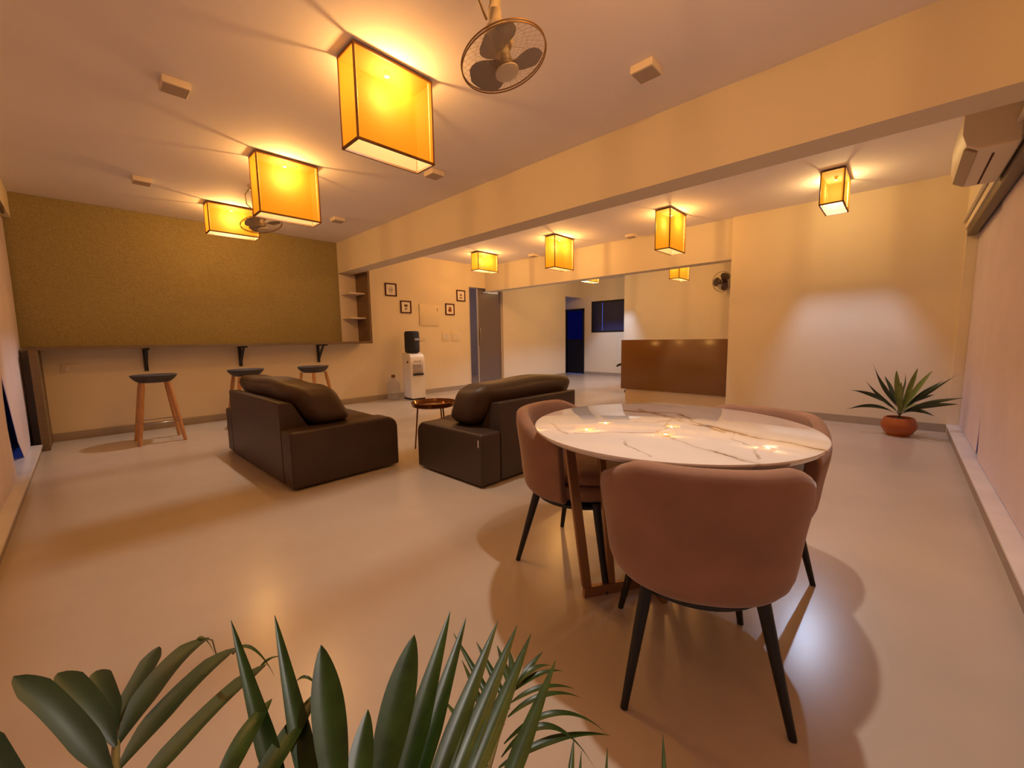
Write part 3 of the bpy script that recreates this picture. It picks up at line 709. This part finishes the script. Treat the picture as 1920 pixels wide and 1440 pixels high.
# ------------------------------------------------------------------ tub chairs
def make_chair():
    t = thing('tub_chair', 'x', 'dining chair', group='velvet tub chairs at the marble table')
    # faces +y. shell wraps round the back (-y)
    bm = bmesh.new(); n = 56; T = math.radians(99); rows = []
    PR = [(0, .66), (.02, .74), (.06, .81), (.12, .865), (.2, .895), (.32, .915), (.45, .93), (.6, .95), (.75, .975), (.88, .995), (.95, 1.0)]
    def rim(a):                              # top height by angle, 0 = middle of back
        u = abs(a)/T
        return .760 - .088*(max(0, min(1, (u-.35)/.5))**2*(3-2*max(0, min(1, (u-.35)/.5)))) - .03*max(0, (u-.8)/.2)
    def plan(a, sc, off):
        ax = .302*sc+off; ay = .305*sc+off; e = 2.35
        c, s = math.cos(a), math.sin(a); k = (abs(c)**e+abs(s)**e)**(-1/e)
        return (ax*k*s, -ay*k*c)
    zb = .345
    for i in range(n+1):
        a = -T+2*T*i/n; zt = rim(a); sec = []
        tk = .058
        for v, sc in PR: x, y = plan(a, sc, 0); sec.append((x, y, zb+(zt-zb-tk/2)*v))
        for th in (25, 50, 75, 100, 125, 150):                    # rolled top edge
            c = math.radians(th); x, y = plan(a, 1, -tk/2+tk/2*math.cos(c)); sec.append((x, y, zt-tk/2+tk/2*math.sin(c)))
        for v, sc in PR[::-1]:
            if v < .06: continue
            x, y = plan(a, sc, -tk); sec.append((x, y, zb+(zt-zb-tk/2)*v))
        rows.append(sec)
    V = grid(bm, rows, True)
    bm.faces.new(V[0][::-1]); bm.faces.new(V[-1])
    obj('tub_backrest', bm, 'velvet', t, smooth='auto', mods=[('BEVEL', dict(width=.02, segments=4, limit_method='ANGLE', angle_limit=1.0))])
    bm = bmesh.new(); lathe(bm, [(0, .352), (.15, .352), (.195, .362), (.222, .385), (.226, .415), (.21, .43), (0, .432)], 48, c=(0, .012, 0), sx=.99, sy=1.03)
    obj('seat_shell', bm, 'velvet', t, smooth=True)
    bm = bmesh.new(); lathe(bm, [(0, .433), (.17, .433), (.205, .445), (.214, .465), (.205, .485), (.16, .498), (0, .503)], 48, c=(0, .028, 0), sx=.98, sy=1.02)
    obj('seat_cushion', bm, 'velvet', t, smooth=True)
    bm = bmesh.new(); lathe(bm, [(0, .326), (.205, .326), (.214, .330), (.214, .344), (0, .3515)], 48); obj('base_ring', bm, 'black', t, smooth='auto')
    for sx in (-1, 1):
        for sy in (-1, 1):
            bm = bmesh.new(); ring_tube(bm, [(sx*.155, sy*.155, .36), (sx*.222, sy*.235, .0)], [.020, .011], 14); obj('leg', bm, 'black', t, smooth='auto')
    return t
c0 = make_chair(); c0.location = (1.33, .455, 0); c0.rotation_euler = (0, 0, math.radians(29.9-90))
c0['label'] = 'blush brown velvet tub chair with its back turned, nearest the camera'
dup(c0, 'blush velvet tub chair on the left side of the marble table', (1.655, 1.115, 0), math.radians(-83-90))
dup(c0, 'blush velvet tub chair behind the right end of the marble table', (1.93, .475, 0), math.radians(170-90))

# ------------------------------------------------------------------ corner plant
def strap_leaf(bm, base, tip, sag, wid, nseg=14, fold=.25, twist=0.0, fat=.35, lift=Vector((0, 0, 1)), taper='', wave=0.0):
    """strip with a mid rib; fat = where it is widest"""
    base, tip = Vector(base), Vector(tip); d = tip-base; L_ = d.length
    side0 = d.cross(lift)
    if side0.length < 1e-4: side0 = Vector((1, 0, 0))
    side0.normalize(); nrm0 = side0.cross(d.normalized())
    rows = []
    for i in range(nseg+1):
        t = i/nseg; p = base+d*t+lift*(sag*4*t*(1-t))
        w = wid*(math.sin(math.pi*min(1, t/(2*fat)) if t < fat else math.pi/2+ (t-fat)/(1-fat)*math.pi/2)**.75 if 0 < t < 1 else 0)
        if taper == 'blade': w = wid*(min(1, (t/fat))**.6*(1-t)**.75*1.25 if t < 1 else 0) if fat < .5 else w
        if taper == 'strap' and 0 < t < 1: w = wid*min(1, (t/.25))**.7*min(1, ((1-t)/.22))**.6
        w = max(w, wid*.12*(1-t)+.0006)
        p = p+side0*(wave*math.sin(9*t+wave*300))*min(1, t*2)
        a = twist*t; s = side0*math.cos(a)+nrm0*math.sin(a); nn = nrm0*math.cos(a)-side0*math.sin(a)
        rows.append([p-s*w/2+nn*w*fold*.5, p-s*w*.25+nn*w*fold*.15, p, p+s*w*.25+nn*w*fold*.15, p+s*w/2+nn*w*fold*.5])
    grid(bm, rows)
PX, PY = 5.98, -.03
pp = thing('potted_dracaena', 'small spiky dark green plant in a round terracotta pot in the corner', 'potted plant', (PX, PY, 0))
bm = bmesh.new(); lathe(bm, [(0, .0), (.085, .0), (.115, .03), (.145, .085), (.148, .125), (.130, .175), (.118, .195), (.108, .195), (.112, .165), (0, .165)], 40)
obj('terracotta_pot', bm, 'terracotta', pp, smooth='auto')
bm = bmesh.new(); lathe(bm, [(0, .166), (.111, .166), (.09, .180), (0, .185)], 24); obj('soil', bm, 'soil', pp, smooth=True)
bm = bmesh.new(); ring_tube(bm, [(0, 0, .17), (.005, 0, .24), (0, .003, .32)], [.022, .02, .014], 10); obj('stem', bm, 'stem', pp, smooth=True)
O = Vector((PX, PY, 0))
# tip positions relative to the pot, (dx, dy, z, width, sag, twist)
dark = [((1537, 682), -.05, .035, -.03, 1.6, .28), ((1622, 712), .0, .03, -.02, 1.4, .25), ((1595, 731), -.1, .04, .05, 1.3, .26), ((1586, 768), -.15, .035, .07, 1.2, .22),
        ((1800, 700), -.10, .03, .02, 1.5, .26), ((1770, 713), -.02, .03, .03, 1.3, .26), ((1808, 746), -.35, .035, .03, 1.2, .25), ((1797, 758), -.30, .04, .03, 1.1, .24), ((1752, 781), -.1, .035, .05, 1.3, .23), ((1752, 740), .1, .03, .03, 1, .26), ((1700, 700), .15, .03, .02, .6, .28), ((1660, 705), .15, .035, .0, .5, .28)]
dark[0] = ((1637, 682), -.05, .035, -.03, 1.6, .28)
bm = bmesh.new()
for (px, py), dx, w, sag, tw, zb in dark:
    tip = on_x(px, py, PX+dx)-O
    h = Vector((tip.x, tip.y, 0)).normalized()*.015
    strap_leaf(bm, (h.x, h.y, zb), tip, sag, w*1.15, 22, .35, tw*2.2, .42, wave=.006)
obj('dark_leaves', bm, 'leaf_corn', pp, smooth=True)
bm = bmesh.new()
for (px, py), dx, w, sag, tw, zb in [((1681, 694), -.12, .062, .01, .2, .27), ((1721, 690), -.05, .055, .01, -.3, .28), ((1749, 695), -.1, .065, .03, .3, .27), ((1690, 716), -.18, .05, .02, .1, .26), ((1722, 758), -.2, .04, .04, .4, .24), ((1672, 765), -.2, .035, .02, .4, .22)]:
    tip = on_x(px, py, PX+dx)-O; h = Vector((tip.x, tip.y, 0)).normalized()*.015
    strap_leaf(bm, (h.x, h.y, zb), tip, sag, w*.82, 14, .3, tw, .5, lift=Vector((-.8, .1, .6)).normalized())
obj('striped_leaves', bm, 'leaf_corn_light', pp, smooth=True)

# ------------------------------------------------------------------ palm in the foreground
KX, KY = .30, .34
pm = thing('areca_palm', 'green palm with long pointed leaflets in the foreground, along the bottom edge', 'potted palm', (KX, KY, 0))
KO = Vector((KX, KY, 0))
bm = bmesh.new(); lathe(bm, [(0, 0), (.11, 0), (.125, .02), (.145, .26), (.15, .28), (.138, .28), (.135, .24), (0, .24)], 36); obj('planter', bm, 'pot_dark', pm, smooth='auto')
bm = bmesh.new(); lathe(bm, [(0, .241), (.134, .241), (.1, .252), (0, .256)], 24); obj('soil', bm, 'soil', pm, smooth=True)
def frond(stem_pts, leaflets, mt, rad=.004, style='blade'):
    """stem_pts and leaflets in room coordinates"""
    bm = bmesh.new()
    pts = [Vector(p)-KO for p in stem_pts]
    n = len(pts); ring_tube(bm, pts, [rad*(1-.6*i/(n-1)) for i in range(n)], 8)
    s = obj('frond', bm, 'stem', pm, smooth=True)
    bm = bmesh.new()
    for a, b, w, sag, fold, tw, fat in leaflets:
        lift = Vector((0, 0, 1))
        strap_leaf(bm, a-KO, b-KO, sag, w, 18, fold, tw, fat, taper=style)
    obj('leaflets', bm, mt, s, smooth=True)
A_ = at_depth
# frond on the far left, close to the camera
K0 = Vector((KX-.02, KY+.02, .25))
fl = []
def lf(x0, y0, d0, x1, y1, d1, w, sag=.0, fold=.35, tw=0., fat=.45):
    a, b = A_(x0, y0, d0), A_(x1, y1, d1)
    k = ((a+b)/2-Vector((0, 0, CH))).dot(FW)/FPX*1150      # nearer leaflets are the smaller ones
    return (a, b, w*k*.86, sag, fold, tw, fat)
frond([K0, A_(260, 1700, .50), A_(215, 1440, .60), A_(218, 1385, .64), A_(222, 1350, .66)], [
    lf(215, 1470, .58, 25, 1268, .62, .046, .012, .3, 0, .6), lf(217, 1400, .62, 108, 1262, .68, .040, .010, .3, 0, .6), lf(218, 1370, .64, 180, 1258, .70, .034, .008, .3, 0, .6),
    lf(220, 1360, .65, 298, 1212, .72, .034, .0, .35, 0, .55), lf(219, 1400, .63, 392, 1195, .74, .044, .016, .35, 0, .5), lf(217, 1450, .60, 442, 1214, .74, .044, .010, .35, 0, .5),
    lf(216, 1540, .56, 500, 1245, .72, .040, .010, .35, 0, .5), lf(214, 1600, .55, 80, 1470, .50, .05, .0, .3, 0, .5), lf(60, 1560, .45, -60, 1360, .46, .055, .0, .3, 0, .6)], 'leaf_dark', .005, 'strap')
# drooping tips of the left frond
frond([A_(352, 1228, .735), A_(378, 1196, .74), A_(398, 1200, .745), A_(407, 1232, .75)], [lf(360, 1215, .737, 408, 1238, .75, .010, .022, .2, 0, .4)], 'leaf', .0015)
frond([A_(436, 1226, .738), A_(445, 1216, .742), A_(455, 1218, .745)], [lf(438, 1222, .74, 515, 1268, .76, .012, .022, .2, 0, .4), lf(480, 1262, .74, 530, 1232, .74, .010, .008, .2, 0, .4), lf(555, 1278, .75, 604, 1302, .76, .010, .015, .2, 0, .4)], 'leaf', .0015)
# middle frond: tall upright blades
frond([K0+Vector((.02, 0, 0)), A_(640, 1720, .52), A_(660, 1560, .58), A_(700, 1480, .62)], [
    lf(545, 1560, .60, 433, 1163, .66, .040, .0, .35, 0, .35), lf(600, 1560, .60, 515, 1154, .68, .042, .0, .35, 0, .35), lf(640, 1560, .58, 602, 1209, .64, .060, .0, .3, 0, .55),
    lf(690, 1580, .58, 777, 1190, .66, .064, .0, .3, 0, .55), lf(720, 1600, .58, 844, 1146, .70, .054, .0, .35, 0, .40), lf(742, 1600, .58, 874, 1158, .71, .046, .0, .35, 0, .4),
    lf(770, 1600, .57, 934, 1163, .72, .046, .0, .35, 0, .4), lf(800, 1600, .56, 970, 1172, .73, .046, .0, .35, 0, .42), lf(830, 1600, .55, 996, 1188, .73, .044, .0, .35, 0, .42),
    lf(905, 1600, .54, 1042, 1238, .72, .040, .0, .35, 0, .42), lf(420, 1580, .56, 600, 1290, .66, .044, .0, .3, 0, .5), lf(380, 1560, .56, 510, 1310, .64, .040, .01, .3, 0, .5), lf(650, 1620, .56, 690, 1330, .62, .05, .0, .3, 0, .5)], 'leaf', .005)
# right frond: thin arching leaflets, a little further away
RS = [K0+Vector((.03, -.02, 0)), A_(860, 1700, .62), A_(900, 1500, .74), A_(935, 1380, .82), A_(965, 1290, .88), (A_(975, 1225, .92))]
frond(RS, [
    lf(968, 1290, .88, 1018, 1222, .93, .018, .004, .3), lf(968, 1285, .88, 1032, 1248, .92, .016, .012, .3), lf(965, 1295, .88, 1055, 1258, .92, .016, .012, .3), lf(958, 1318, .86, 1078, 1292, .92, .016, .016, .3),
    lf(952, 1345, .85, 1088, 1308, .92, .017, .022, .3), lf(945, 1395, .82, 1140, 1378, .90, .018, .045, .3), lf(935, 1440, .80, 1144, 1379, .90, .022, .02, .3), lf(940, 1420, .81, 1115, 1440, .88, .02, .06, .3),
    lf(966, 1290, .88, 955, 1218, .93, .018, .0, .3), lf(962, 1300, .87, 932, 1210, .93, .018, .0, .3), lf(955, 1330, .86, 893, 1203, .92, .018, .0, .3), lf(945, 1360, .84, 850, 1187, .92, .018, .0, .3), lf(930, 1400, .81, 866, 1238, .90, .017, .006, .3),
    lf(915, 1440, .79, 830, 1310, .86, .018, .006, .3)], 'leaf', .004)
# low shoots near the right
frond([K0+Vector((.05, -.06, 0)), A_(1060, 1640, .62), A_(1065, 1540, .68), A_(1062, 1500, .70)], [lf(1060, 1560, .66, 1076, 1384, .72, .02, 0, .3), lf(1080, 1560, .66, 1090, 1408, .72, .012, 0, .3), lf(1130, 1580, .64, 1139, 1402, .72, .012, 0, .3), lf(1250, 1580, .62, 1243, 1378, .70, .016, 0, .3)], 'leaf', .004)

# ------------------------------------------------------------------ fans
def make_fan(label, loc, rz, scale=1.0, R_=.195, tilt=20, dark=False):
    t = thing('oscillating_fan', label, 'fan', loc, rz, group='oscillating cage fans')
    W_, Bl, Wi = ('fan_dark', 'fan_dark', 'fan_dark') if dark else ('fan_white', 'fan_blade', 'fan_wire')
    return t, W_, Bl, Wi
def fan_head(t, c, axis, R_, W_, Bl, Wi):
    """axis points out of the front of the fan"""
    q = Vector((0, 0, 1)).rotation_difference(Vector(axis).normalized()).to_matrix().to_4x4(); mx = Matrix.Translation(c) @ q
    def fin(name, bm, mt, par=t, sm='auto'):
        bmesh.ops.transform(bm, matrix=mx, verts=bm.verts); return obj(name, bm, mt, par, smooth=sm)
    bm = bmesh.new(); lathe(bm, [(0, -.15), (.045, -.145), (.06, -.12), (.062, -.06), (.05, -.045), (0, -.045)], 28); fin('motor', bm, W_)
    bm = bmesh.new()
    for zz, rr in ((0, R_), (.012, R_)):
        ring_tube(bm, [(rr*math.cos(a), rr*math.sin(a), zz) for a in [k*math.pi/24 for k in range(48)]], .0032, 6, closed=True)
    for zz, rr in ((.052, R_*.62), (-.035, R_*.62), (.06, R_*.36)):
        ring_tube(bm, [(rr*math.cos(a), rr*math.sin(a), zz) for a in [k*math.pi/20 for k in range(40)]], 0.0005, 5, closed=True)
    for k in range(36):
        a = k*math.pi/18; u = Vector((math.cos(a), math.sin(a), 0))
        ring_tube(bm, [u*.045+Vector((0, 0, .063)), u*R_*.6+Vector((0, 0, .054)), u*R_*.92+Vector((0, 0, .028)), u*R_], 0.00045, 4)
        ring_tube(bm, [u*.05+Vector((0, 0, -.045)), u*R_*.6+Vector((0, 0, -.036)), u*R_], 0.00045, 4)
    fin('cage', bm, Wi)
    for k in range(3):
        bm = bmesh.new(); a0 = k*2.094+1.25; rows = []
        for i in range(9):
            r_ = .03+(R_-.044)*i/8; half = [.35, .52, .66, .74, .76, .73, .66, .52, .24][i]
            rows.append([Vector((r_*math.cos(a0+half*s), r_*math.sin(a0+half*s), .006+.020*s*(1 if i < 8 else .3))) for s in (-1, -.5, 0, .5, 1)])
        grid(bm, rows); fin('blade', bm, Bl, sm=True)
    bm = bmesh.new(); lathe(bm, [(0, -.045), (.034, -.045), (.036, .02), (.025, .035), (0, .04)], 24); fin('hub', bm, Bl)
    bm = bmesh.new(); lathe(bm, [(0, .062), (.054, .062), (.054, .068), (.035, .073), (0, .074)], 28); bd = fin('badge', bm, W_)
def ceiling_fan(label, x, y):
    t, W_, Bl, Wi = make_fan(label, (x, y, 0), 0)
    hc = Vector((.017, -.026, 2.355)); ax = Vector((.10, -.25, -1)).normalized()
    fan_head(t, hc, ax, .195, W_, Bl, Wi)
    bm = bmesh.new(); lathe(bm, [(0, ZC), (.075, ZC), (.075, ZC-.03), (.05, ZC-.05), (0, ZC-.05)][::-1], 28); obj('ceiling_mount', bm, W_, t, smooth='auto')
    m0 = hc-ax*.15
    bm = bmesh.new(); ring_tube(bm, [(.0, .0, ZC-.04), (.0, .0, ZC-.10), (m0.x, m0.y, m0.z+.06), m0-ax*-.02], [.028, .026, .03, .034], 16); obj('neck', bm, W_, t, smooth='auto')
    bm = bmesh.new(); ring_tube(bm, [(-.05, .04, ZC-.02), (-.10, .02, ZC-.10), (-.10, 0, ZC-.2), m0+Vector((-.05, 0, .0))], .006, 8); obj('power_cord', bm, 'ac_grey', t, smooth=True)
    return t
ceiling_fan('caged fan hanging upside down from the ceiling beside the largest lamp', 1.41, 1.41)
f2 = ceiling_fan('caged ceiling fan mostly hidden behind the middle orange lamp', 1.42, 5.05)
t, W_, Bl, Wi = make_fan('dark brown wall fan half hidden by the wall edge beyond the reception desk', (10.0, 2.93, 2.26), 0, dark=True)
fan_head(t, Vector((-.24, 0, 0)), Vector((-1, .25, -.1)), .215, W_, Bl, Wi)
bm = bmesh.new(); ring_tube(bm, [(-.001, 0, -.05), (-.05, 0, -.05), (-.12, 0, -.02)], [.05, .035, .03], 14); obj('wall_arm', bm, 'fan_dark', t, smooth='auto')

# ------------------------------------------------------------------ air conditioner
ac = thing('air_conditioner', 'cream split air conditioner high on the right wall beside the beam', 'air conditioner', (4.02, -.40, 2.12))
bm = bmesh.new()
prof = [(0, 0), (.15, 0), (.205, .035), (.225, .10), (.225, .25), (.205, .275), (0, .28)]
A = [bm.verts.new((-.42, y, z)) for y, z in prof]; B = [bm.verts.new((.42, y, z)) for y, z in prof]
bm.faces.new(A); bm.faces.new(B[::-1])
for i in range(len(prof)): j = (i+1) % len(prof); bm.faces.new((A[i], A[j], B[j], B[i]))
obj('body', bm, 'ac', ac, smooth='auto', mods=[('BEVEL', dict(width=.006, segments=2, limit_method='ANGLE', angle_limit=.6))])
bm = bmesh.new(); mx = Matrix.Translation((0, .186, .014)) @ Matrix.Rotation(math.radians(32), 4, 'X'); box(bm, -.38, .38, -.03, .03, -.004, .004, mx=mx); obj('louvre', bm, 'ac_grey', ac)
bx('vent_slot', (-.30, .38, .085, .095, -.003, .002), 'frame_red', ac)
bx('side_port', (-.424, -.419, .05, .11, .21, .26), 'ac_grey', ac)
